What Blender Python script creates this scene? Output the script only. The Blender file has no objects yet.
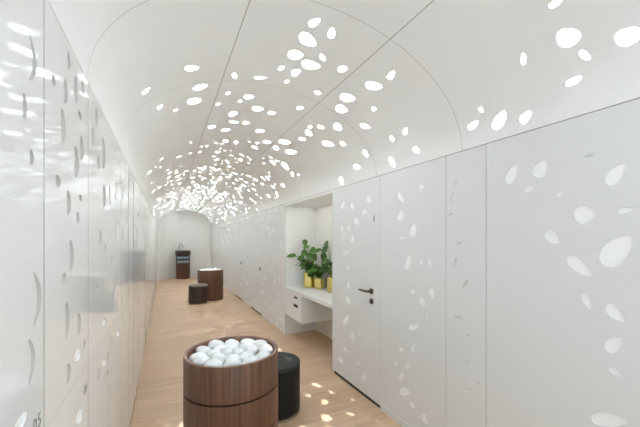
import bpy, bmesh, math, random
from mathutils import Vector, Matrix
from mathutils.geometry import delaunay_2d_cdt

S = bpy.context.scene
COL = S.collection
rnd = random.Random(7)

# ------------------------------------------------------------------ camera, sky, sun, exposure
FPX = 310.0                        # focal length in pixels of a 640 px wide frame
EYE = 1.5
YAW = math.atan(155.0 / FPX)
CY, SY = math.cos(YAW), math.sin(YAW)
cam_d = bpy.data.cameras.new('camera')
cam = bpy.data.objects.new('camera', cam_d)
COL.objects.link(cam)
cam.location = (0, 0, EYE)
cam.rotation_euler = (math.pi / 2, 0, -YAW)
cam_d.sensor_width = 36
cam_d.lens = FPX / 640 * 36
cam_d.shift_y = 26.5 / 640
cam_d.clip_start = 0.02
S.camera = cam

WORLD_STRENGTH = 1.1
PANE_GLOW = 19
SUN_STRENGTH = 6.0
sun_c = (0.95, 0.98, 1.0)
W = bpy.data.worlds.new('world')
S.world = W
W.use_nodes = True
W.node_tree.nodes['Background'].inputs[0].default_value = (0.87, 0.985, 1.05, 1)
W.node_tree.nodes['Background'].inputs[1].default_value = WORLD_STRENGTH
sun_d = bpy.data.lights.new('sun', 'SUN')
sun_d.energy = SUN_STRENGTH
sun_d.color = sun_c
sun_d.angle = math.radians(0.7)
sun = bpy.data.objects.new('sun', sun_d)
COL.objects.link(sun)
sun.location = (0.7, 6, 8)
sun.rotation_euler = (math.radians(3), math.radians(1.5), 0)
S.view_settings.view_transform = 'Standard'
S.view_settings.look = 'None'
S.view_settings.gamma = 1
S.view_settings.use_curve_mapping = False
S.view_settings.exposure = 0.56
S.cycles.max_bounces = 10
S.cycles.diffuse_bounces = 7
S.cycles.glossy_bounces = 4
S.cycles.transparent_max_bounces = 8
S.cycles.caustics_reflective = False
S.cycles.caustics_refractive = False
S.cycles.sample_clamp_indirect = 25.0
S.cycles.use_denoising = True

# ------------------------------------------------------------------ materials
def srgb(r, g, b):
    f = lambda c: (c / 255 / 12.92) if c / 255 <= 0.04045 else ((c / 255 + 0.055) / 1.055) ** 2.4
    return (f(r), f(g), f(b), 1)

def new_mat(name):
    m = bpy.data.materials.new(name)
    m.use_nodes = True
    return m, m.node_tree.nodes, m.node_tree.links, m.node_tree.nodes['Principled BSDF']

def plain(name, col, rough=0.5, metal=0.0, spec=0.5, noise=0.0, nscale=8.0):
    m, N, L, b = new_mat(name)
    b.inputs['Base Color'].default_value = col
    b.inputs['Roughness'].default_value = rough
    b.inputs['Metallic'].default_value = metal
    b.inputs['Specular IOR Level'].default_value = spec
    if noise:
        tc = N.new('ShaderNodeTexCoord')
        n = N.new('ShaderNodeTexNoise'); n.inputs['Scale'].default_value = nscale; n.inputs['Detail'].default_value = 4
        L.new(tc.outputs['Object'], n.inputs['Vector'])
        mx = N.new('ShaderNodeMix'); mx.data_type = 'RGBA'
        mx.inputs[6].default_value = tuple(c * (1 - noise) for c in col[:3]) + (1,)
        mx.inputs[7].default_value = tuple(min(1, c * (1 + noise)) for c in col[:3]) + (1,)
        L.new(n.outputs['Fac'], mx.inputs[0])
        L.new(mx.outputs[2], b.inputs['Base Color'])
    return m

def math_node(N, L, op, a, b=None):
    n = N.new('ShaderNodeMath'); n.operation = op
    for i, v in enumerate((a, b)):
        if v is None: continue
        if isinstance(v, (int, float)): n.inputs[i].default_value = v
        else: L.new(v, n.inputs[i])
    return n.outputs[0]

def line_at(N, L, coord, pos, half):
    return math_node(N, L, 'LESS_THAN', math_node(N, L, 'ABSOLUTE', math_node(N, L, 'SUBTRACT', coord, pos)), half)

def wood(name, c1, c2, scale, rough):
    m, N, L, b = new_mat(name)
    tc = N.new('ShaderNodeTexCoord')
    mp = N.new('ShaderNodeMapping'); mp.inputs['Scale'].default_value = scale
    L.new(tc.outputs['Object'], mp.inputs['Vector'])
    n = N.new('ShaderNodeTexNoise'); n.inputs['Scale'].default_value = 1; n.inputs['Detail'].default_value = 5; n.inputs['Roughness'].default_value = 0.65
    L.new(mp.outputs[0], n.inputs['Vector'])
    r = N.new('ShaderNodeValToRGB')
    r.color_ramp.elements[0].position = 0.34; r.color_ramp.elements[0].color = c1
    r.color_ramp.elements[1].position = 0.66; r.color_ramp.elements[1].color = c2
    L.new(n.outputs['Fac'], r.inputs[0])
    L.new(r.outputs[0], b.inputs['Base Color'])
    b.inputs['Roughness'].default_value = rough
    return m

M = {}
M['gloss'] = plain('gloss_white_lacquer', (0.79, 0.79, 0.785, 1), 0.08, 0, 0.26)
M['satin'] = plain('satin_white_panel', (0.745, 0.745, 0.745, 1), 0.28, 0, 0.5)
M['inlay_dapple'] = plain('white_inlay_dapple', (0.95, 0.95, 0.95, 1), 0.35)  # right wall inlays; on the lockers it paints bright spots of light
M['grip_shade'] = plain('shaded_recess', (0.5, 0.5, 0.475, 1), 0.8, 0, 0.1)  # door white greyed down, paints the shading inside the finger recesses
M['white'] = plain('matt_white', (0.76, 0.76, 0.75, 1), 0.45)
M['niche'] = plain('niche_white', (0.86, 0.86, 0.84, 1), 0.5)
M['carcass'] = plain('locker_carcass', (0.09, 0.09, 0.087, 1), 0.6)
M['gap'] = plain('dark_gap', (0.03, 0.026, 0.022, 1), 0.7)
M['walnut'] = wood('walnut_veneer', srgb(82, 54, 37), srgb(122, 85, 60), (40, 40, 1.2), 0.45)
M['dark_walnut'] = wood('dark_walnut_veneer', srgb(62, 40, 30), srgb(104, 72, 56), (34, 34, 1.2), 0.4)
M['rim'] = wood('walnut_rim', srgb(108, 78, 64), srgb(146, 112, 94), (12, 12, 12), 0.4)
M['black'] = plain('black_leather', srgb(26, 26, 24), 0.5, 0, 0.25, 0.15, 60)
M['cushion'] = plain('dark_cushion', srgb(54, 55, 51), 0.65, 0, 0.25, 0.12, 80)
M['brown_black'] = plain('dark_brown_leather', srgb(58, 46, 40), 0.45, 0, 0.4, 0.15, 60)
M['brown_cushion'] = plain('taupe_cushion', srgb(120, 112, 104), 0.6, 0, 0.35, 0.1, 80)
M['brass_ring'] = plain('bronze_plinth', srgb(150, 132, 110), 0.4, 0.4)
M['stone'] = plain('white_stone', (0.8, 0.81, 0.82, 1), 0.55, 0, 0.4, 0.05, 14)
M['bronze'] = plain('dark_bronze', srgb(92, 82, 66), 0.35, 0.5)
M['chrome'] = plain('brushed_steel', srgb(190, 188, 184), 0.22, 1.0)
M['gold'] = plain('brushed_gold', srgb(226, 205, 130), 0.26, 1.0, 0.5, 0.08, 30)
M['soil'] = plain('soil', srgb(52, 40, 30), 0.95, 0, 0.2, 0.4, 90)
M['leaf'] = plain('green_leaf', srgb(76, 116, 40), 0.4, 0, 0.5, 0.45, 14)
M['leaf2'] = plain('deep_green_leaf', srgb(60, 96, 36), 0.36, 0, 0.5, 0.4, 14)
M['stem'] = plain('yellow_green_stem', srgb(118, 138, 66), 0.5)
M['number'] = plain('number_print', srgb(100, 96, 86), 0.5)
M['towel'] = plain('pale_blue_towel', srgb(178, 204, 216), 0.9, 0, 0.2, 0.15, 60)
M['basin'] = plain('dark_basin', srgb(62, 48, 42), 0.35)

def make_ceiling_mat(sA, sB, smax):
    m, N, L, b = new_mat('white_vault')
    uv = N.new('ShaderNodeUVMap'); uv.uv_map = 'UVMap'
    sp = N.new('ShaderNodeSeparateXYZ'); L.new(uv.outputs[0], sp.inputs[0])
    u, v = sp.outputs[0], sp.outputs[1]
    k = math_node(N, L, 'MAXIMUM', line_at(N, L, u, sA, 0.0025), line_at(N, L, u, sB, 0.0025))
    k = math_node(N, L, 'MAXIMUM', k, line_at(N, L, u, 0.0, 0.004))
    k = math_node(N, L, 'MAXIMUM', k, line_at(N, L, u, smax, 0.004))
    fr = math_node(N, L, 'MODULO', math_node(N, L, 'ADD', v, 9.0 - 1.37 + 0.45), 0.9)
    k = math_node(N, L, 'MAXIMUM', k, line_at(N, L, fr, 0.45, 0.0012))
    mx = N.new('ShaderNodeMix'); mx.data_type = 'RGBA'
    mx.inputs[6].default_value = (0.86, 0.855, 0.845, 1)
    mx.inputs[7].default_value = (0.36, 0.345, 0.32, 1)
    L.new(k, mx.inputs[0]); L.new(mx.outputs[2], b.inputs['Base Color'])
    b.inputs['Roughness'].default_value = 0.5
    return m

def make_pane_mat():
    m = bpy.data.materials.new('glowing_skylight_pane'); m.use_nodes = True
    N, L = m.node_tree.nodes, m.node_tree.links
    N.clear()
    o = N.new('ShaderNodeOutputMaterial'); a = N.new('ShaderNodeAddShader')
    t = N.new('ShaderNodeBsdfTransparent'); t.inputs[0].default_value = (0.75, 0.75, 0.75, 1)
    e = N.new('ShaderNodeEmission'); e.inputs[0].default_value = (0.885, 0.99, 1.03, 1); e.inputs[1].default_value = PANE_GLOW
    L.new(t.outputs[0], a.inputs[0]); L.new(e.outputs[0], a.inputs[1]); L.new(a.outputs[0], o.inputs[0])
    return m
M['pane'] = make_pane_mat()

def make_floor_mat():
    m, N, L, b = new_mat('pale_oak_boards')
    tc = N.new('ShaderNodeTexCoord')
    sp = N.new('ShaderNodeSeparateXYZ'); L.new(tc.outputs['Object'], sp.inputs[0])
    x, y = sp.outputs[0], sp.outputs[1]
    row = math_node(N, L, 'FLOOR', math_node(N, L, 'DIVIDE', y, 0.21))
    off = math_node(N, L, 'MULTIPLY', math_node(N, L, 'FRACT', math_node(N, L, 'MULTIPLY', row, 0.618)), 1.9)
    brd = math_node(N, L, 'FLOOR', math_node(N, L, 'DIVIDE', math_node(N, L, 'ADD', x, off), 1.9))
    wn = N.new('ShaderNodeTexWhiteNoise'); wn.noise_dimensions = '2D'
    cb = N.new('ShaderNodeCombineXYZ'); L.new(row, cb.inputs[0]); L.new(brd, cb.inputs[1])
    L.new(cb.outputs[0], wn.inputs['Vector'])
    mp = N.new('ShaderNodeMapping'); mp.inputs['Scale'].default_value = (1.6, 16, 1)
    L.new(tc.outputs['Object'], mp.inputs['Vector'])
    add = N.new('ShaderNodeVectorMath'); add.operation = 'ADD'
    L.new(mp.outputs[0], add.inputs[0])
    sc = N.new('ShaderNodeVectorMath'); sc.operation = 'SCALE'; sc.inputs['Scale'].default_value = 20
    L.new(wn.outputs['Color'], sc.inputs[0]); L.new(sc.outputs[0], add.inputs[1])
    n = N.new('ShaderNodeTexNoise'); n.inputs['Scale'].default_value = 1.3; n.inputs['Detail'].default_value = 6; n.inputs['Roughness'].default_value = 0.6
    L.new(add.outputs[0], n.inputs['Vector'])
    f = math_node(N, L, 'ADD', math_node(N, L, 'MULTIPLY', n.outputs['Fac'], 0.75), math_node(N, L, 'MULTIPLY', wn.outputs['Value'], 0.16))
    r = N.new('ShaderNodeValToRGB')
    r.color_ramp.elements[0].position = 0.25; r.color_ramp.elements[0].color = srgb(186, 154, 124)
    r.color_ramp.elements[1].position = 0.8; r.color_ramp.elements[1].color = srgb(220, 192, 163)
    L.new(f, r.inputs[0])
    fy = math_node(N, L, 'FRACT', math_node(N, L, 'DIVIDE', y, 0.21))
    k = math_node(N, L, 'LESS_THAN', fy, 0.012)
    mx = N.new('ShaderNodeMix'); mx.data_type = 'RGBA'
    L.new(math_node(N, L, 'MULTIPLY', k, 0.45), mx.inputs[0]); L.new(r.outputs[0], mx.inputs[6])
    mx.inputs[7].default_value = srgb(120, 90, 66)
    L.new(mx.outputs[2], b.inputs['Base Color'])
    b.inputs['Roughness'].default_value = 0.42
    b.inputs['Specular IOR Level'].default_value = 0.35
    return m
M['floor'] = make_floor_mat()

# ------------------------------------------------------------------ helpers
def obj(name, bm, mats, parent=None, smooth=False):
    me = bpy.data.meshes.new(name)
    bmesh.ops.recalc_face_normals(bm, faces=bm.faces)
    bm.to_mesh(me); bm.free()
    for m in (mats if isinstance(mats, (list, tuple)) else [mats]): me.materials.append(m)
    if smooth:
        for p in me.polygons: p.use_smooth = True
    o = bpy.data.objects.new(name, me)
    COL.objects.link(o)
    if parent: o.parent = parent
    return o

def tag(o, label, cat, group=None):
    o['label'] = label; o['category'] = cat
    if group: o['group'] = group
    return o

def struct(o):
    o['kind'] = 'structure'
    return o

def thing(name, label, cat, loc=(0, 0, 0), rz=0, group=None):
    o = bpy.data.objects.new(name, None)
    o.empty_display_size = 0.1
    COL.objects.link(o)
    o.location = loc; o.rotation_euler = (0, 0, rz)
    return tag(o, label, cat, group)

def add_box(bm, x0, x1, y0, y1, z0, z1, bev=0.0):
    r = bmesh.ops.create_cube(bm, size=1)
    for v in r['verts']:
        v.co = Vector((x0 + (v.co.x + .5) * (x1 - x0), y0 + (v.co.y + .5) * (y1 - y0), z0 + (v.co.z + .5) * (z1 - z0)))
    if bev:
        es = list({e for v in r['verts'] for e in v.link_edges})
        bmesh.ops.bevel(bm, geom=es, offset=bev, segments=2, affect='EDGES', profile=0.6)

def box(name, m, x0, x1, y0, y1, z0, z1, parent=None, bev=0.0):
    bm = bmesh.new(); add_box(bm, x0, x1, y0, y1, z0, z1, bev)
    return obj(name, bm, m, parent)

def add_lathe(bm, prof, n=64, cx=0, cy=0, a0=0.0, a1=2 * math.pi, sx=1.0):
    full = abs(a1 - a0 - 2 * math.pi) < 1e-6
    cnt = n if full else n + 1
    rings = []
    for (r, z) in prof:
        if r < 1e-6:
            rings.append([bm.verts.new((cx, cy, z))] * cnt)
        else:
            rings.append([bm.verts.new((cx + r * math.cos(a0 + (a1 - a0) * i / n) * sx, cy + r * math.sin(a0 + (a1 - a0) * i / n), z)) for i in range(cnt)])
    for A, B in zip(rings, rings[1:]):
        for i in range(n):
            j = (i + 1) % cnt
            vs = []
            for v in (A[i], A[j], B[j], B[i]):
                if v not in vs: vs.append(v)
            if len(vs) > 2: bm.faces.new(vs)

def set_smooth_by_angle(o, deg=35):
    me = o.data
    for p in me.polygons: p.use_smooth = True
    bm = bmesh.new(); bm.from_mesh(me)
    for e in bm.edges:
        e.smooth = not (len(e.link_faces) == 2 and e.calc_face_angle(0) > math.radians(deg))
    bm.to_mesh(me); bm.free()
    return o

def lathe(name, m, prof, parent=None, n=64, **k):
    bm = bmesh.new(); add_lathe(bm, prof, n, **k)
    return set_smooth_by_angle(obj(name, bm, m, parent))

def add_tube(bm, pts, rads, n=10):
    pts = [Vector(p) for p in pts]
    if not isinstance(rads, (list, tuple)): rads = [rads] * len(pts)
    prev = None; rings = []
    for i, p in enumerate(pts):
        d = (pts[min(i + 1, len(pts) - 1)] - pts[max(i - 1, 0)]).normalized()
        if prev is None:
            prev = d.orthogonal().normalized()
        prev = (prev - d * prev.dot(d)).normalized()
        q = d.cross(prev)
        rings.append([bm.verts.new(p + (prev * math.cos(2 * math.pi * k / n) + q * math.sin(2 * math.pi * k / n)) * rads[i]) for k in range(n)])
    for A, B in zip(rings, rings[1:]):
        for k in range(n): bm.faces.new((A[k], A[(k + 1) % n], B[(k + 1) % n], B[k]))
    bm.faces.new(rings[0]); bm.faces.new(rings[-1])

def ray(px, py):
    X, U = (px - 320) / FPX, (240 - py) / FPX
    return Vector((X * CY + SY, -X * SY + CY, U))

AL, AR = -0.25, 1.706              # faces of the left and right wall
SPR, RISE = 0.57, 0.60             # vault springing above the eye, and its rise
A0, HW = (AL + AR) / 2, (AR - AL) / 2
T_BACK, T_OPEN = 13.5, -0.7
TOP = EYE + SPR

# shapes cut into the panels -------------------------------------------------
def egg(cx, cy, ln, wd, ang, n=14, tap=0.35, flat=0.0):
    """a pebble outline, long axis at ang degrees"""
    a = math.radians(ang); out = []
    for i in range(n):
        p = 2 * math.pi * i / n
        x = math.cos(p) * ln / 2
        y = math.sin(p) * wd / 2 * (1 - tap * math.cos(p)) * (1 - flat * (1 if math.sin(p) < 0 else 0))
        out.append((cx + x * math.cos(a) - y * math.sin(a), cy + x * math.sin(a) + y * math.cos(a)))
    return out

def crescent(cx, cy, ln, wd, tilt, bulge, n=7):
    """an upright finger recess: outline and the line of its floor"""
    out, inn = [], []
    a = math.radians(tilt)
    def place(x, y): return (cx + x * math.cos(a) + y * math.sin(a), cy - x * math.sin(a) + y * math.cos(a))
    L, R, l2, r2 = [], [], [], []
    for i in range(n + 1):
        f = -1 + 2 * i / n
        w = wd / 2 * max(0.22, (1 - f * f)) ** 0.5
        x = bulge * (1 - f * f); y = f * ln / 2
        L.append(place(x - w, y)); R.append(place(x + w, y))
        if 0 < i < n:
            l2.append(place(x - w * .42, y * .96)); r2.append(place(x + w * .42, y * .96))
    return L + R[::-1], l2 + r2[::-1]

def inside(p, poly):
    x, y = p; c = False; j = len(poly) - 1
    for i in range(len(poly)):
        xi, yi = poly[i]; xj, yj = poly[j]
        if (yi > y) != (yj > y) and x < (xj - xi) * (y - yi) / (yj - yi) + xi: c = not c
        j = i
    return c

def bbox(poly):
    xs = [p[0] for p in poly]; ys = [p[1] for p in poly]
    return min(xs), min(ys), max(xs), max(ys)

def fit(poly, u0, u1, v0, v1, mg=0.006, inner=None):
    """slide an outline so that it keeps clear of its panel's edges; None if too large"""
    b = bbox(poly)
    if b[2] - b[0] > u1 - u0 - 2 * mg or b[3] - b[1] > v1 - v0 - 2 * mg: return None
    du = max(0, u0 + mg - b[0]) - max(0, b[2] - u1 + mg)
    dv = max(0, v0 + mg - b[1]) - max(0, b[3] - v1 + mg)
    f = lambda P: [(x + du, y + dv) for x, y in P]
    return (f(poly), f(inner)) if inner else f(poly)

def clear(polys, mg=0.006):
    """drop outlines that would overlap an earlier one"""
    kept, bs = [], []
    for q in polys:
        p = q[0] if isinstance(q, tuple) else q
        b = bbox(p)
        if any(b[0] - mg < c[2] and b[2] + mg > c[0] and b[1] - mg < c[3] and b[3] + mg > c[1] for c in bs): continue
        kept.append(q); bs.append(b)
    return kept

def panel(name, mapf, u0, u1, v0, v1, inlays, dishes, depth, ddepth, mats, parent=None, thick=0.018, side=0, gu=None, gv=None, uv=False, smooth=False):
    """a panel with pebble inlays (let in by depth, second material) and dished recesses (third material)"""
    V, Ed = [], []
    nu, nv = gu or 1, gv or 1
    def loop(P):
        k = len(V); V.extend(Vector(p) for p in P)
        Ed.extend((k + i, k + (i + 1) % len(P)) for i in range(len(P)))
    brd = [(u0 + (u1 - u0) * i / nu, v0) for i in range(nu)] + [(u1, v0 + (v1 - v0) * i / nv) for i in range(nv)] + \
          [(u1 - (u1 - u0) * i / nu, v1) for i in range(nu)] + [(u0, v1 - (v1 - v0) * i / nv) for i in range(nv)]
    loop(brd)
    items = [(p, None) for p in inlays] + list(dishes)
    boxes = [bbox(p) for p, _ in items]
    for p, q in items:
        loop(p)
        if q: loop(q)
    if gu or gv:
        cell = {}
        for k, b in enumerate(boxes):
            for c in range(int(b[1] // .5), int(b[3] // .5) + 1): cell.setdefault(c, []).append(b)
        for i in range(1, nu):
            for j in range(1, nv):
                u, v = u0 + (u1 - u0) * i / nu, v0 + (v1 - v0) * j / nv
                if not any(b[0] - .012 < u < b[2] + .012 and b[1] - .012 < v < b[3] + .012 for b in cell.get(int(v // .5), [])):
                    V.append(Vector((u, v)))
    vo, eo, fo, _, _, _ = delaunay_2d_cdt(V, Ed, [], 0, 1e-5)
    rows = {}
    for k, b in enumerate(boxes):
        for c in range(int(b[1] // .25), int(b[3] // .25) + 1): rows.setdefault(c, []).append(k)
    def which(c):
        for k in rows.get(int(c[1] // .25), []):
            b = boxes[k]
            if b[0] <= c[0] <= b[2] and b[1] <= c[1] <= b[3] and inside(c, items[k][0]): return k
        return -1
    bm = bmesh.new()
    ul = bm.loops.layers.uv.new('UVMap') if uv else None
    front, sunk, dish = {}, {}, {}
    def vert(store, i, d):
        if i not in store: store[i] = bm.verts.new(mapf(vo[i][0], vo[i][1], d))
        return store[i]
    low = set()
    if dishes:
        pts = {(round(x, 5), round(y, 5)) for _, q in dishes for x, y in q}
        low = {i for i, v in enumerate(vo) if (round(v[0], 5), round(v[1], 5)) in pts}
    ni = len(inlays)
    for f in fo:
        c = (sum(vo[i][0] for i in f) / len(f), sum(vo[i][1] for i in f) / len(f))
        k = which(c)
        if k < 0: vs, mi = [vert(front, i, 0) for i in f], 0
        elif k < ni: vs, mi = [vert(sunk, i, depth) for i in f], 1
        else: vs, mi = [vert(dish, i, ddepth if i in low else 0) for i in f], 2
        try: fa = bm.faces.new(vs)
        except ValueError: continue
        fa.material_index = mi; fa.smooth = smooth or mi == 2
        if ul:
            for lp, i in zip(fa.loops, f): lp[ul].uv = vo[i]
    for p in inlays:
        A = [bm.verts.new(mapf(x, y, 0)) for x, y in p]; B = [bm.verts.new(mapf(x, y, depth)) for x, y in p]
        for i in range(len(p)):
            j = (i + 1) % len(p)
            fa = bm.faces.new((A[i], A[j], B[j], B[i])); fa.material_index = 0
            if ul:
                for lp in fa.loops: lp[ul].uv = p[i]
    if thick:
        A = [bm.verts.new(mapf(x, y, 0)) for x, y in brd]; B = [bm.verts.new(mapf(x, y, thick)) for x, y in brd]
        for i in range(len(brd)):
            j = (i + 1) % len(brd); bm.faces.new((A[i], A[j], B[j], B[i])).material_index = side
        bm.faces.new(B)
    me = bpy.data.meshes.new(name)
    bm.to_mesh(me); bm.free()
    for m in mats: me.materials.append(m)
    o = bpy.data.objects.new(name, me); COL.objects.link(o)
    if parent: o.parent = parent
    return o

# ------------------------------------------------------------------ vault
NS = 720
_tab = []
_s = 0.0; _pa = None
for i in range(NS + 1):
    p = math.pi * (1 - i / NS)                     # left springing to right springing
    a, h = A0 + HW * math.cos(p), SPR + RISE * math.sin(p)
    if _pa: _s += math.hypot(a - _pa[0], h - _pa[1])
    _pa = (a, h); _tab.append((_s, a, h, p))
SMAX = _s
def s_of_angle(p): return _tab[min(NS, max(0, round((1 - p / math.pi) * NS)))][0]
def s_to(s):
    lo, hi = 0, NS
    while hi - lo > 1:
        m = (lo + hi) // 2
        if _tab[m][0] <= s: lo = m
        else: hi = m
    f = (s - _tab[lo][0]) / max(1e-9, _tab[hi][0] - _tab[lo][0])
    p = _tab[lo][3] + (_tab[hi][3] - _tab[lo][3]) * f
    n = Vector((math.cos(p) / HW, 0, math.sin(p) / RISE)).normalized()
    return A0 + HW * math.cos(p), SPR + RISE * math.sin(p), n
def vault_map(s, t, d):
    a, h, n = s_to(min(SMAX, max(0, s)))
    return Vector((a, t, EYE + h)) + n * d
def to_vault(px, py):
    r = ray(px, py)
    A = (r.x / HW) ** 2 + (r.z / RISE) ** 2
    B = -2 * (r.x * A0 / HW ** 2 + r.z * SPR / RISE ** 2)
    C = (A0 / HW) ** 2 + (SPR / RISE) ** 2 - 1
    D = B * B - 4 * A * C
    if D < 0: return None
    k = (-B + D ** .5) / (2 * A)
    a, h = k * r.x, k * r.z
    if h < SPR + .005: return None
    return (s_of_angle(math.atan2((h - SPR) / RISE, (a - A0) / HW)), k * r.y)
def s_at(a): return s_of_angle(math.acos(max(-1, min(1, (a - A0) / HW))))

SEAM_A, SEAM_B = s_at(0.356), s_at(1.12)
# the openings one can measure: place in the photo, length, width, tilt
OPEN = [(555.7, 3, 16, 6, 35), (568.7, 37.4, 25, 18, 15), (628.5, 35, 29, 20, 20), (585, 55, 13, 9, -35), (523, 59, 12, 6, 90),
 (573.6, 81, 18, 6, 27), (525.7, 117, 15, 8, 50), (499, 120, 21, 12, 58), (473, 124.7, 13, 7, 35), (481, 110, 6, 4, -50), (416.5, 150, 8, 6, -50),
 (405, 131, 7, 5, 70), (314.3, 22.5, 13, 7, 28), (331.6, 33, 11, 7, 80), (307.8, 40, 19, 11, -32), (295.6, 55, 15, 9, -5), (311, 64.6, 19, 10, -12),
 (322.8, 57.6, 8, 5, -50), (281, 68, 7, 4, 25), (296, 72.6, 10, 6, 25), (287, 81.5, 5, 3, 15), (260.5, 77.7, 13, 3, 0), (234.7, 76, 6, 4, -60),
 (191.7, 68, 14, 6, 0), (200.5, 87, 15, 5, 15), (194.5, 101, 14, 6, 8), (249, 97, 10, 4, 3), (258, 108.6, 11, 5, -4), (233, 114, 9, 4, 15),
 (234, 122, 10, 2, -3), (249.7, 105, 8, 2.5, 0), (272, 113, 8, 3, -3), (300, 108, 7, 3, 5), (317.6, 92.7, 7, 3.5, -15), (342.4, 69, 10, 6, 12),
 (373.8, 85.7, 17, 8, -8), (391, 75, 10, 7, 50), (347.6, 97.4, 15, 9, -12), (341.5, 109, 12, 8, -20), (338, 127, 9, 7, -40), (365, 126, 10, 5, -18),
 (373.8, 109, 4, 4, 0), (392, 139, 6, 3.5, -70), (365.8, 153.6, 8, 4, -60), (392.5, 162, 11, 5, -65), (357, 166.7, 7, 5, -10), (341.5, 181, 8, 4, -75),
 (328, 143.7, 12, 5, -15), (343, 143.7, 6, 4, -25), (308.7, 133, 8, 5, -35), (321, 127, 7, 3.5, -15), (284.4, 142, 12, 4, -8), (291, 152, 11, 4.5, -5),
 (285, 166, 10, 4, -45), (310, 127, 4, 3, 0), (302, 139, 7, 3, -10), (276, 148, 6, 4, -20), (260, 131, 9, 3, 0), (267, 142, 8, 3, -8), (226, 130, 9, 2.5, 6),
 (212, 127, 8, 2.5, 10), (246, 123, 7, 2.5, 2), (146, 91, 10, 3, 40), (160, 107, 6, 2.5, 35), (176, 110, 5, 2, 15), (218, 104, 5, 2, 15), (240, 101, 4, 2, 10), (228, 93, 5, 3, 20)]
vault_holes = []
for (x, y, l, w, a) in OPEN:
    P = [to_vault(*q) for q in egg(x, y, l, w, -a, 16, rnd.uniform(.15, .4), rnd.choice((0, 0.15, 0.3)))]
    if any(p is None for p in P): continue
    b = bbox(P)
    if b[3] > 13.2: continue
    q = fit(P, 0.012, SMAX - 0.012, -9, 99)
    if q: vault_holes.append(q)
def spots(n, t0, t1, lo, hi, npt):
    for _ in range(n):
        s, t = SMAX * .53 + SMAX * .26 * rnd.gauss(0, 1), rnd.uniform(t0, t1)
        if not .06 < s < SMAX - .06: continue
        ln = lo + (hi - lo) * rnd.random() ** 1.8
        q = egg(s, t, ln, ln * rnd.uniform(.36, .62), rnd.uniform(0, 180), npt, rnd.uniform(.1, .4), rnd.choice((0, .2)))
        b = bbox(q)
        if b[0] < .015 or b[2] > SMAX - .015 or any(b[0] - .008 < z < b[2] + .008 for z in (SEAM_A, SEAM_B)): continue
        vault_holes.append(q)
spots(75, 3.6, 5.0, .035, .12, 12)
spots(190, 5.0, 7.0, .03, .11, 10)
spots(700, 7.0, 10.5, .03, .11, 8)
spots(420, 10.5, 13.25, .03, .12, 8)
spots(60, T_OPEN + .1, 0.5, .05, .16, 10)
vault_holes = clear(vault_holes, .012)
M['vault'] = make_ceiling_mat(SEAM_A, SEAM_B, SMAX)
ceiling = struct(panel('ceiling', vault_map, 0, SMAX, T_OPEN, T_BACK + .08, vault_holes, [], 0.02, 0, [M['vault'], M['pane']], thick=0, gu=52, gv=60, uv=True, smooth=True))

# ------------------------------------------------------------------ floor and walls
struct(box('floor', M['floor'], -0.8, 2.4, T_OPEN, T_BACK + .1, -0.06, 0))
bm = bmesh.new()
plan = [(AL, 12.43)]
for i in range(0, 13):
    p = math.pi - (math.pi / 2) * i / 12
    plan.append((AL + .75 + .75 * math.cos(p), 12.45 + 1.05 * math.sin(p)))
plan.append((AR + .05, T_BACK))
lo_ = [bm.verts.new((x, y, 0)) for x, y in plan]; hi_ = [bm.verts.new((x, y, 2.75)) for x, y in plan]
out = [(-.75, 12.43), (-.75, T_BACK + .12), (AR + .05, T_BACK + .12)]
for i in range(len(plan) - 1):
    bm.faces.new((lo_[i], lo_[i + 1], hi_[i + 1], hi_[i]))
ol = [bm.verts.new((x, y, 0)) for x, y in out]; oh = [bm.verts.new((x, y, 2.75)) for x, y in out]
for i in range(2): bm.faces.new((ol[i], ol[i + 1], oh[i + 1], oh[i]))
bm.faces.new((lo_[0], hi_[0], oh[0], ol[0])); bm.faces.new((lo_[-1], hi_[-1], oh[2], ol[2]))
bm.faces.new(hi_ + oh[::-1])
set_smooth_by_angle(struct(obj('wall_back', bm, M['niche'])), 25)
box_l = struct(box('wall_left', M['carcass'], -0.85, -0.75, T_OPEN, 12.43, 0, TOP + .05))
struct(box('light_leak_block', M['white'], -0.75, AL - .003, T_OPEN, 12.43, TOP + .001, TOP + .05))  # unseen strip added to block light leaking in above the lockers

def left_map(t, z, d): return Vector((AL - d, t, z))
def right_map(t, z, d): return Vector((AR + d, t, z))
def to_wall(px, py, a):
    r = ray(px, py); k = a / r.x
    return (k * r.y, EYE + k * r.z)

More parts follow.
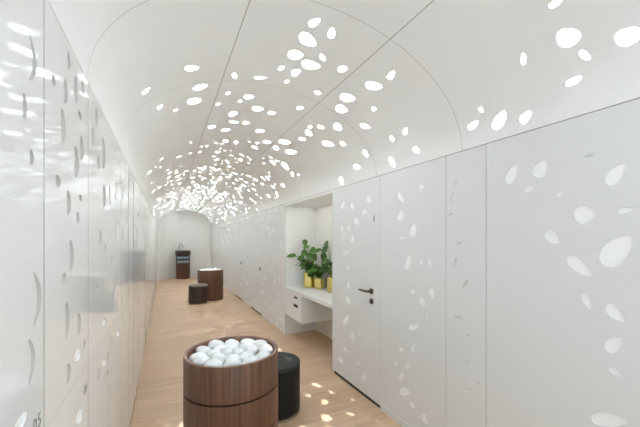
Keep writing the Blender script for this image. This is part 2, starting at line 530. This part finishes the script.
# right wall -----------------------------------------------------------------
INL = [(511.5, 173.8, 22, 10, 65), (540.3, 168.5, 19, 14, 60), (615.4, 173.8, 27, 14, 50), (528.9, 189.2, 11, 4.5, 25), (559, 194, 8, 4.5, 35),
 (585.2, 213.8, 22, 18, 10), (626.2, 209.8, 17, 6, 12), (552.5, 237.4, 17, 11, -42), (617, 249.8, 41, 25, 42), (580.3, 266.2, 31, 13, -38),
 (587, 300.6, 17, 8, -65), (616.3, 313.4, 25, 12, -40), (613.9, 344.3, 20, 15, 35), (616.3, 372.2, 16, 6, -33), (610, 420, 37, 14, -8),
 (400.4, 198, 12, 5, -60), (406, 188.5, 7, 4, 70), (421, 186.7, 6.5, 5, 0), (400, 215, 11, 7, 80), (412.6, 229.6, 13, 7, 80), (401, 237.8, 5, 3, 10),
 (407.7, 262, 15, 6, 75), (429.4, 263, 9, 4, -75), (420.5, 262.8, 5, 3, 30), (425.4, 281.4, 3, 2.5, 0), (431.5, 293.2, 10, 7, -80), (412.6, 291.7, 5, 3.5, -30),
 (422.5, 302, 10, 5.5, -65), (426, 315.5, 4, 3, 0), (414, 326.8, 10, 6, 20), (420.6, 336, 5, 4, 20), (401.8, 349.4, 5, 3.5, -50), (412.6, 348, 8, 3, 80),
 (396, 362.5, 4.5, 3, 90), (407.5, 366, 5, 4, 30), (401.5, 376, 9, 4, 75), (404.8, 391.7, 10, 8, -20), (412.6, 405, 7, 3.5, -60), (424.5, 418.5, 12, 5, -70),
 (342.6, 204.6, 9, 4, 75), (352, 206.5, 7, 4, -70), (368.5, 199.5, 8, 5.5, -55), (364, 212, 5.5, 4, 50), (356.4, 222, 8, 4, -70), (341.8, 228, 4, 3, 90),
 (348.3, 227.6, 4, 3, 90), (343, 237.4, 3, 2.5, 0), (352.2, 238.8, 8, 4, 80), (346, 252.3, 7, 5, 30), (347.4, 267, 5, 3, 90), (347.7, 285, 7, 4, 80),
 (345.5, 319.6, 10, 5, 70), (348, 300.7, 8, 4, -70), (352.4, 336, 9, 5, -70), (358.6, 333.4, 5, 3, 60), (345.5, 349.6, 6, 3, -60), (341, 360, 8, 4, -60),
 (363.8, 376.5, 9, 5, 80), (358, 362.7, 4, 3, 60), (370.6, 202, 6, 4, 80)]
DSH = [(588.5, 156.4, 12, 6, 20), (452.2, 196.7, 13, 4, 80), (450.7, 215, 7, 4, 40), (459.2, 243.3, 6, 4, 30), (455.2, 262, 12, 4, 75), (465, 284.4, 12, 4, 60),
 (456, 183, 6, 3, 80), (457.8, 317.9, 11, 4, -5), (468.2, 334.8, 4, 3, 0), (468.2, 361.9, 4, 3, 0), (469.7, 391.7, 15, 6, -20), (479, 384, 5, 3, -30), (476.5, 411.6, 6, 4, 40)]
def wall_egg(e, a, n=18):
    return [to_wall(x, y, a) for x, y in egg(e[0], e[1], e[2], e[3], -e[4], n, .33, .1)]
def centre(P): return (sum(p[0] for p in P) / len(P), sum(p[1] for p in P) / len(P))
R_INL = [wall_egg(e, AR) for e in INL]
R_DSH = []
for e in DSH:
    P = wall_egg(e, AR, 12); c = centre(P)
    R_DSH.append((P, [(c[0] + (x - c[0]) * .55, c[1] + (y - c[1]) * .55) for x, y in P]))
def right_panel(name, t0, t1, z0=0.0, z1=TOP - .001, n_random=0, hi=.1):
    inl, dsh = [], []
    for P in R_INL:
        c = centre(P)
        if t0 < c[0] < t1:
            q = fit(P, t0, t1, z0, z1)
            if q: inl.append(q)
    for P, I in R_DSH:
        c = centre(P)
        if t0 < c[0] < t1:
            q = fit(P, t0, t1, z0, z1, inner=I)
            if q: dsh.append(q)
    for _ in range(n_random):
        ln = .03 + (hi - .03) * rnd.random() ** 1.6
        z = z1 - (z1 - z0) * rnd.random() ** 1.35
        q = fit(egg(rnd.uniform(t0, t1), z, ln, ln * rnd.uniform(.4, .7), rnd.uniform(20, 160), 10), t0, t1, z0, z1)
        if q: inl.append(q)
    both = clear(inl + dsh, .004)
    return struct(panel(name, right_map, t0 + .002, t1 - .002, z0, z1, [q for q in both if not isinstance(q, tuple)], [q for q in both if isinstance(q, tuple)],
                        .005, .009, [M['satin'], M['inlay_dapple'], M['satin']], thick=.02))
right_panel('wall_right', T_OPEN, 1.206, n_random=0)
right_panel('wall_right', 1.206, 1.5)
right_panel('wall_right', 1.5, 2.22)
right_panel('wall_right', 3.06, 3.1)
right_panel('wall_right', 4.66, 6.0, n_random=110)
right_panel('wall_right', 6.85, 7.7, n_random=60)
right_panel('wall_right', 8.55, T_BACK, n_random=260, hi=.12)
struct(box('trim_2', M['gap'], AR + .022, AR + .06, T_OPEN, 3.06, 0, TOP + .05))
struct(box('trim_3', M['gap'], AR + .022, AR + .06, 4.7, T_BACK, 0, TOP + .05))
struct(box('trim_4', M['white'], AR + .001, AR + .7, 3.1, 4.66, TOP + .003, TOP + .05))
struct(box('baseboard_right', M['white'], AR - .004, AR + .001, 0.2, 2.2, 0, .055))
DGAP = .032
def door(n, t0, t1, handle_t, n_random, sign):
    d = right_panel('door_%d' % n, t0, t1, z0=DGAP, n_random=n_random)
    bm = bmesh.new()
    def disc(bm, t, z, r, x0, x1):
        m = Matrix.Translation(((x0 + x1) / 2, t, z)) @ Matrix.Rotation(math.pi / 2, 4, 'Y')
        bmesh.ops.create_cone(bm, cap_ends=True, segments=24, radius1=r, radius2=r, depth=abs(x1 - x0), matrix=m)
    if sign:
        disc(bm, handle_t, 1.028, .026, AR, AR - .01)
        r_ = obj('rosette', bm, M['bronze'], d); set_smooth_by_angle(r_)
        bm = bmesh.new()
        pts = [(AR - .008, handle_t, 1.028), (AR - .045, handle_t, 1.028), (AR - .055, handle_t + .012, 1.028), (AR - .055, handle_t + .125, 1.03)]
        add_tube(bm, pts, [.0105, .0105, .0105, .009], 12)
        h_ = obj('door_handle', bm, M['bronze'], d); set_smooth_by_angle(h_)
        bm = bmesh.new(); disc(bm, handle_t, .935, .026, AR, AR - .008)
        k_ = obj('lock_rosette', bm, M['bronze'], d); set_smooth_by_angle(k_)
        bm = bmesh.new(); add_box(bm, AR - .0095, AR - .008, handle_t - .003, handle_t + .003, .922, .944)
        obj('keyhole', bm, M['gap'], k_)
    else:
        add_box(bm, AR - .006, AR, handle_t - .02, handle_t + .02, .885, .965, .004)
        r_ = obj('lock_plate', bm, M['bronze'], d)
        bm = bmesh.new(); disc(bm, handle_t, .93, .012, AR - .006, AR - .03)
        set_smooth_by_angle(obj('turn_knob', bm, M['bronze'], r_))
    box('door_gap_shade', M['gap'], AR + .004, AR + .02, t0 + .003, t1 - .003, 0.001, DGAP - .001, d)  # dark strip standing in for the shaded gap under the door
    if sign:
        bm = bmesh.new(); disc(bm, t0 + .09, 1.722, .0065, AR, AR - .0015)
        add_box(bm, AR - .0015, AR, t0 + .083, t0 + .097, 1.69, 1.712)
        add_box(bm, AR - .0015, AR, t0 + .0845, t0 + .0895, 1.668, 1.69); add_box(bm, AR - .0015, AR, t0 + .091, t0 + .0955, 1.668, 1.69)
        obj('pictogram', bm, M['number'], d)
    return d
door(1, 2.22, 3.06, 2.345, 0, True)
door(2, 6.0, 6.85, 6.08, 42, False)
door(3, 7.7, 8.55, 7.78, 42, False)
# niche
ND = 2.256
struct(box('wall_niche', M['niche'], ND, ND + .05, 3.05, 4.71, 0, TOP))
struct(box('wall_niche_far', M['niche'], AR + .021, ND, 4.66, 4.71, 0, TOP))
struct(box('wall_niche_near', M['niche'], AR + .021, ND, 3.05, 3.1, 0, TOP))
struct(box('ceiling_niche', M['niche'], AR + .001, ND, 3.1, 4.66, TOP - .03, TOP + .002))
box_s = tag(box('shelf', M['white'], AR + .002, ND - .001, 3.102, 4.658, .712, .755, bev=.002), 'white built-in shelf board across the wall niche', 'shelf')
nl = bpy.data.lights.new('niche_light', 'AREA'); nl.shape = 'RECTANGLE'; nl.size = .4; nl.size_y = 1.4; nl.energy = 1.3; nl.color = (1, .98, .92)
no = bpy.data.objects.new('niche_light', nl); COL.objects.link(no); no.location = (1.98, 3.88, TOP - .034)
du = thing('drawer_unit', 'white two-drawer box hung under the niche shelf', 'drawer unit', (AR, 4.0, .324))
box('body', M['white'], .02, ND - AR - .002, 0, .655, 0, .387, du)
def drawer(z0, z1, gz, gh, w=.12):
    d = box('drawer', M['white'], 0.002, .018, .003, .652, z0, z1, du, bev=.0015)
    bm = bmesh.new(); add_box(bm, 0, .003, max(.21 - w / 2, 0), .21 + w / 2, gz - gh / 2, gz + gh / 2, .001)
    obj('grip_slot', bm, M['gap'], d)
drawer(.283, .384, .335, .03)
drawer(.002, .279, .215, .042, .16)

# ------------------------------------------------------------------ lockers on the left
LD = [(29.5, 57, 46, 4.5, 5.5), (24, 106, 25, 4.5, 1), (31, 157, 15, 4.5, 1), (75, 24, 13, 3, 0), (84.5, 37, 19, 4, 0), (68, 60, 17, 3, 1), (53, 80, 11, 4, 1),
 (65, 91, 25, 4, 1), (76.5, 90, 26, 4, -1), (83, 88, 12, 3, 0), (62, 126, 35, 5, 1.5), (80, 116, 8, 4, 0), (81, 148, 24, 4, 1), (75.5, 162, 31, 5, 1.5),
 (57.5, 181, 12, 5, 1), (93, 136, 19, 3, 0), (96.6, 118, 20, 3, 0), (103, 153, 31, 3.5, 1), (98.6, 163, 13, 3, 0), (68, 203, 25, 4, 1), (104, 196, 22, 3, .5),
 (80.5, 198, 6, 3, 0), (106.6, 90, 14, 3.5, 0), (99.6, 70, 9, 3.5, 0), (33.7, 299.5, 54, 5, 6), (28.6, 362, 45, 4.5, 5), (70.4, 256, 32, 4, 1.5),
 (64, 278, 10, 4, 0), (66.3, 321, 36, 4, 1), (78.4, 324.6, 22, 4, 1), (67.8, 374, 20, 4.5, 1), (70, 218, 7, 3, 0), (78, 218, 12, 3, 0), (100.5, 238, 15, 2.5, 0),
 (105.5, 250, 11, 2.2, 0), (98.5, 374, 12, 2.5, 0), (107, 376, 12, 2.5, 0), (84.5, 344, 9, 2.5, 0), (108, 356, 10, 2, 0), (97, 290, 9, 3, 0), (112, 262, 12, 2, 0)]
LIGHT_SPOTS = [(77.5, 354, 15, 5, 80), (79, 416, 18, 5.5, 78), (104, 322, 9, 3.5, 80), (104, 362, 9, 3.5, 80), (118, 333, 8, 3, 80), (21, 421, 24, 8, 62)]  # bright spots of light on the doors, painted as white insets
def left_dish(e):
    x, y, l, w, b = e
    c = to_wall(x, y, AL)
    z = abs(to_wall(x, y - l / 2, AL)[1] - to_wall(x, y + l / 2, AL)[1])
    u = abs(to_wall(x - w / 2, y, AL)[0] - to_wall(x + w / 2, y, AL)[0])
    return crescent(c[0], c[1], z, u, 0, b / w * u)
L_DSH = [left_dish(e) for e in LD]
L_SPOTS = [wall_egg(e, AL, 14) for e in LIGHT_SPOTS]
LW, L0, SPLIT = 0.46, 0.466, 1.056
ORD = 'first second third fourth fifth sixth seventh eighth ninth tenth eleventh twelfth thirteenth fourteenth fifteenth sixteenth seventeenth eighteenth nineteenth twentieth twenty-first twenty-second twenty-third twenty-fourth twenty-fifth twenty-sixth'.split()
def locker(i, upper):
    t0 = L0 + LW * i; t1 = t0 + LW
    z0, z1 = (SPLIT + .0003, TOP - .001) if upper else (.012, SPLIT - .0003)
    where = 'upper' if upper else 'lower'
    if i == 0 and upper: lab = 'tall gloss white upper locker numbered 05, nearest on the left'
    elif i == 1: lab = 'gloss white %s locker in the second column, beside locker 05' % where
    else: lab = 'gloss white %s locker, %s column along the left wall from the front' % (where, ORD[i])
    L = thing('locker', lab, 'locker', (AL, (t0 + t1) / 2, z0), 0, '%s lockers on the left wall' % where)
    L.rotation_euler[2] = math.radians(rnd.uniform(-.18, .18)) if i > 2 else 0
    O = Vector(L.location)
    inl, dsh = [], []
    for P in L_SPOTS:
        c = centre(P)
        if t0 < c[0] < t1 and z0 < c[1] < z1:
            q = fit(P, t0, t1, z0, z1, .004)
            if q: inl.append(q)
    for P, I in L_DSH:
        c = centre(P)
        if t0 < c[0] < t1 and z0 < c[1] < z1:
            q = fit(P, t0, t1, z0, z1, .004, inner=I)
            if q: dsh.append(q)
    if i >= 4 or i == 3:
        for _ in range(9 if i < 9 else 5):
            ln = rnd.uniform(.05, .16); w = rnd.uniform(.016, .026)
            q = crescent(rnd.uniform(t0, t1), z0 + (z1 - z0) * rnd.random(), ln, w, rnd.uniform(-14, 14), rnd.uniform(-.006, .012))
            q = fit(q[0], t0, t1, z0, z1, .01, inner=q[1])
            if q: dsh.append(q)
        for _ in range(1):  # one more painted light spot per door, placed at random
            ln = rnd.uniform(.05, .11)
            q = fit(egg(rnd.uniform(t0, t1), z0 + (z1 - z0) * rnd.random(), ln, ln * .55, rnd.uniform(40, 140), 10), t0, t1, z0, z1, .01)
            if q: inl.append(q)
    both = clear(dsh + inl, .004)
    gp = .002 if i < 1 else .0012 if i < 4 else .0004
    mp = lambda t, z, d: left_map(t, z, d) - O
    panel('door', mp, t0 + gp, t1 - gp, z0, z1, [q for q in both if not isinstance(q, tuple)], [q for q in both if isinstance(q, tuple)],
          .004, .007, [M['gloss'], M['inlay_dapple'], M['grip_shade'], M['carcass']], L, thick=.02, side=3)
    box('body', M['carcass'], -.45, -.0215, -LW / 2 + .004, LW / 2 - .004, 0, z1 - z0, L)
    num = {(0, True): '05', (1, False): '06'}.get((i, upper))
    if num:
        c = bpy.data.curves.new('number', 'FONT'); c.body = num; c.size = .044; c.extrude = .0002; c.offset = -.0005; c.space_character = 1.2; c.align_x = 'RIGHT'
        c.materials.append(M['number'])
        tmp = bpy.data.objects.new('number', c); COL.objects.link(tmp)
        me = bpy.data.meshes.new_from_object(tmp); bpy.data.objects.remove(tmp); me.name = 'number'
        n = bpy.data.objects.new('number', me); COL.objects.link(n); n.parent = L
        n.matrix_local = Matrix(((0, 0, 1, .0006), (1, 0, 0, LW / 2 - .02), (0, 1, 0, (z0 + .03 if upper else z1 - .09) - z0), (0, 0, 0, 1)))
for i in range(26):
    locker(i, True); locker(i, False)

# ------------------------------------------------------------------ tubs of white stones
def tub(label, x, y, rz=0.0):
    T = thing('stone_tub', label, 'tub', (x, y, 0), rz, 'round wooden tubs')
    R = .31
    for k in range(3):
        z0, z1 = ((0, .284), (.295, .516), (.527, .75))[k]
        if k == 2:
            prof = [(R - .02, z0), (R - .003, z0), (R, z0 + .003), (R, .747), (R - .002, .75), (R - .021, .75), (R - .023, .747), (R - .023, .56)]
        else:
            prof = [(R - .02, z0), (R - .003, z0), (R, z0 + .003), (R, z1 - .003), (R - .003, z1), (R - .02, z1)]
        s = lathe('stave_ring', [M['walnut'], M['rim']], prof, T, 96)
        if k == 2:
            for p in s.data.polygons:
                c = p.center
                if c.z > .7485 or math.hypot(c.x, c.y) < R - .015 and c.z > .6: p.material_index = 1
    lathe('core', M['gap'], [(R - .027, .002), (R - .022, .002), (R - .022, .56), (R - .027, .56)], T, 64)
    lathe('liner', M['stone'], [(0, .004), (R - .032, .004), (R - .032, .675), (0, .675)], T, 64)
    return T
tub('large walnut tub of white stones in the foreground', .414, 2.17, .4)
tub('farther walnut tub with a white filling behind the brown stool', 1.037, 8.3, 1.4)

stone_meshes = []
for v in range(4):
    bm = bmesh.new(); bmesh.ops.create_icosphere(bm, subdivisions=3, radius=1)
    sd = [Vector((rnd.uniform(-1, 1), rnd.uniform(-1, 1), rnd.uniform(-1, 1))).normalized() for _ in range(9)]
    am = [rnd.uniform(-.24, .2) for _ in sd]
    for w in bm.verts:
        n = w.co.normalized(); k = 1.0
        for d, a in zip(sd, am): k += a * max(0, n.dot(d)) ** 3
        w.co = Vector((n.x * k, n.y * k, n.z * k * .72))
    me = bpy.data.meshes.new('white_stone'); bm.to_mesh(me); bm.free()
    me.materials.append(M['stone'])
    for p in me.polygons: p.use_smooth = True
    stone_meshes.append(me)
HOUR = 'twelve one two three four five six seven eight nine ten eleven'.split()
SIDE = ['back', 'back right', 'right', 'front right', 'front', 'front left', 'left', 'back left']
CORE = ['back', 'right', 'left']
def stones(cx, cy, which, grp):
    base = math.atan2(cy, cx)
    spec = []
    for k in range(12): spec.append((.226, base - k * math.pi / 6, .0555, .716, 'white stone by the rim of the %s tub at %s o\'clock' % (which, HOUR[k])))
    for k in range(8): spec.append((.126, base - k * math.pi / 4, .048, .722, 'white stone at the %s of the middle ring in the %s tub' % (SIDE[k], which)))
    for k in range(3): spec.append((.047, base - k * 2 * math.pi / 3, .041, .735, 'white stone in the core of the %s tub, the %s of three' % (which, CORE[k])))
    for (r, a, s, z, lab) in spec:
        o = bpy.data.objects.new('white_stone', rnd.choice(stone_meshes)); COL.objects.link(o)
        o.location = (cx + r * math.cos(a), cy + r * math.sin(a), z + rnd.uniform(-.006, .016))
        k = s * rnd.uniform(.95, 1.03); o.scale = (k, k * 1.12, k)
        o.rotation_euler = (rnd.uniform(-.25, .25), rnd.uniform(-.25, .25), a)
        tag(o, lab, 'stone', grp)
stones(.414, 2.17, 'near', 'white stones in the near tub')
stones(1.037, 8.3, 'far', 'white stones in the far tub')

# ------------------------------------------------------------------ stools
def stool(label, x, y, body, cush):
    T = thing('stool', label, 'stool', (x, y, 0), 0, 'round upholstered stools')
    R = .213
    lathe('plinth', M['brass_ring'], [(0, 0), (R - .004, 0), (R, .004), (R, .014), (R - .004, .018), (0, .018)], T)
    lathe('base_gap', M['gap'], [(0, .018), (R - .022, .018), (R - .022, .034), (0, .034)], T)
    lathe('body', body, [(0, .034), (R - .006, .034), (R, .04), (R, .405), (R - .003, .409), (0, .409)], T)
    lathe('seat_cushion', cush, [(0, .409), (R - .003, .409), (R + .001, .414), (R, .432), (R - .006, .441), (R - .02, .4455), (R * .5, .4485), (0, .449)], T)
    return T
stool('round black upholstered stool beside the near wooden tub', .872, 2.615, M['black'], M['cushion'])
stool('small dark brown round stool in front of the far tub', .706, 7.89, M['brown_black'], M['brown_cushion'])

# ------------------------------------------------------------------ pedestal basin at the end of the hall
bx, by = .63, 13.19
B = thing('pedestal_basin', 'dark brown pedestal washbasin with gooseneck tap against the end wall', 'washbasin', (bx, by, 0), 0)
lathe('pedestal', M['dark_walnut'], [(0, 0), (.245, 0), (.25, .004), (.25, .6), (.245, .604), (0, .604)], B)
fa = math.atan2(-by, -bx)
lathe('alcove_shell', M['dark_walnut'], [(.25, .604), (.25, .92), (.235, .92), (.235, .604)], B, 40, a0=fa + 1.4, a1=fa + 2 * math.pi - 1.4)
lathe('alcove_shelf', M['basin'], [(0, .756), (.244, .756), (.244, .764), (0, .764)], B, 48)
lathe('basin', M['basin'], [(0, .92), (.25, .92), (.272, .925), (.275, .935), (.275, 1.075), (.272, 1.08), (.255, 1.08), (.25, 1.075), (.22, .985), (.05, .955), (0, .955)], B)
bm = bmesh.new()
pts = [(-.13, .19, 1.07), (-.13, .19, 1.25)]
for i in range(9):
    p = math.pi * i / 8
    pts.append((-.07 - .06 * math.cos(p), .19 - .1 * (1 - math.cos(p)) / 2, 1.25 + .1 * math.sin(p)))
pts.append((-.01, .09, 1.2))
add_tube(bm, pts, .014, 12)
set_smooth_by_angle(obj('tap', bm, M['chrome'], B))
ROW = ['upper', 'lower']; POS = ['leftmost', 'second', 'third', 'rightmost']
tow = None
for r in range(2):
    for k in range(4):
        lat = (k - 1.5) * .108
        d = Vector((math.cos(fa), math.sin(fa), 0)); side = Vector((-d.y, d.x, 0))
        c = Vector((bx, by, 0)) + side * (lat) + d * .04
        z = (.764 if r == 0 else .604) + .0545
        bm = bmesh.new(); ln = .1
        add_tube(bm, [c + Vector((0, 0, z)) - d * ln, c + Vector((0, 0, z)) + d * (ln - .006), c + Vector((0, 0, z)) + d * ln], [.0535, .0535, .045], 18)
        o = set_smooth_by_angle(obj('rolled_towel', bm, M['towel']))
        tag(o, 'pale blue rolled towel, %s of the %s row in the basin alcove' % (POS[k], ROW[r]), 'towel', 'rolled towels in the basin alcove')

# ------------------------------------------------------------------ plants in gold pots
def add_leaf(bm, base, direction, up, ln, wd, fold=.18, droop=.25):
    d = Vector(direction).normalized(); u = Vector(up)
    u = (u - d * u.dot(d)).normalized(); s = d.cross(u)
    n = 9; rows = []
    for i in range(n + 1):
        f = i / n
        w = wd / 2 * (math.sin(math.pi * min(1, f * .93 + .07) ** .72)) ** .8
        if i == n: w = .0005
        mid = Vector(base) + d * (ln * f) - u * (droop * ln * f * f)
        rows.append([bm.verts.new(mid + s * (w * k) + u * (fold * abs(w * k) + .04 * ln * math.sin(f * 9 + k))) for k in (-1, -.5, 0, .5, 1)])
    for A, Bq in zip(rows, rows[1:]):
        for k in range(4):
            f = bm.faces.new((A[k], A[k + 1], Bq[k + 1], Bq[k])); f.smooth = True

def plant(label, x, y, z, R, H, leaf_mat, leaves, extra, lmax):
    P = thing('potted_plant', label, 'plant', (x, y, z), 0, 'potted plants in the niche')
    lathe('pot', M['gold'], [(0, 0), (R - .004, 0), (R, .004), (R, H - .003), (R - .002, H), (R - .006, H), (R - .008, H - .003), (R - .008, H - .03)], P, 64)
    lathe('soil', M['soil'], [(0, H - .04), (R - .008, H - .04), (R - .01, H - .026), (R * .4, H - .02), (0, H - .018)], P, 40)
    fb, sb = bmesh.new(), bmesh.new()
    def one(tip, d, ln, wd, up=(0, 0, 1)):
        root = Vector((rnd.uniform(-.4, .4) * R, rnd.uniform(-.4, .4) * R, H - .03))
        tip = Vector(tip); m = root.lerp(tip, .5) + Vector((0, 0, .04))
        pts = [root.lerp(m, f).lerp(m.lerp(tip, f), f) for f in [i / 8 for i in range(9)]]
        add_tube(sb, pts, [.006 - .0024 * i / 8 for i in range(9)], 6)
        add_leaf(fb, tip, d, up, ln, wd)
    for k in range(leaves):
        a = rnd.uniform(0, 6.28); a = math.pi - a if math.cos(a) > .1 else a; rr = rnd.uniform(.2, 1.0) * R * 1.15; hz = H + rnd.uniform(.04, lmax)
        tip = (rr * math.cos(a), rr * math.sin(a), hz)
        ln = rnd.uniform(.09, .14)
        one(tip, (math.cos(a), math.sin(a), rnd.uniform(-.5, .5)), ln, ln * rnd.uniform(.62, .8), (-.5 + rnd.uniform(-.3, .3), -.5 + rnd.uniform(-.3, .3), .8))
    for e in extra: one(*e)
    obj('stem', sb, M['stem'], P, True)
    o = obj('foliage', fb, leaf_mat, P, True)
SH = .755
plant('leafy green plant in the taller gold pot nearest the far niche wall', 2.035, 4.459, SH, .086, .237, M['leaf'], 14,
      [((-.19, .09, .50), (-1, .42, .0), .15, .075, (-.3, -.8, .5)), ((-.15, .02, .385), (-.9, .2, -.2), .09, .05),
       ((-.02, -.02, .66), (-.6, -.4, -.2), .13, .11, (-.6, -.6, .4)), ((.0, -.06, .60), (.3, -.7, -.2), .13, .11, (-.6, -.6, .4)),
       ((-.05, -.02, .58), (-.7, -.2, -.5), .13, .11, (-.6, -.6, .4)), ((-.02, -.05, .54), (-.2, -.5, -.6), .13, .12, (-.5, -.7, .3)),
       ((.03, -.06, .52), (.2, -.5, -.6), .12, .11, (-.5, -.7, .3)), ((-.04, 0, .68), (-.2, .4, .4), .12, .09, (-.6, -.6, .4)),
       ((.06, -.14, .58), (.5, -.8, .25), .11, .06, (-.6, -.6, .4))], .22)
plant('low bushy green plant in the short middle gold pot', 2.136, 4.285, SH, .087, .16, M['leaf'], 34,
      [((-.06, .04, .36), (-.5, .5, -.3), .12, .09, (-.6, -.6, .4)), ((.02, -.05, .35), (.3, -.6, -.2), .12, .09, (-.6, -.6, .4)),
       ((-.03, -.02, .31), (-.4, -.4, -.6), .12, .1, (-.6, -.6, .4))], .2)
plant('broad-leaved dark green plant in the gold pot partly hidden by the door', 2.15, 3.90, SH, .08, .215, M['leaf2'], 10,
      [((-.05, .06, .60), (-.2, .9, .1), .17, .16, (-.6, -.6, .3)), ((-.06, .08, .54), (-.2, .7, -.5), .17, .15, (-.6, -.6, .3)),
       ((-.04, .06, .68), (-.1, .8, .1), .15, .12, (-.6, -.6, .3)), ((-.05, .10, .45), (-.2, .5, -.7), .14, .12, (-.6, -.6, .3)),
       ((-.03, .08, .36), (-.3, .4, -.6), .13, .11, (-.6, -.6, .3))], .25)
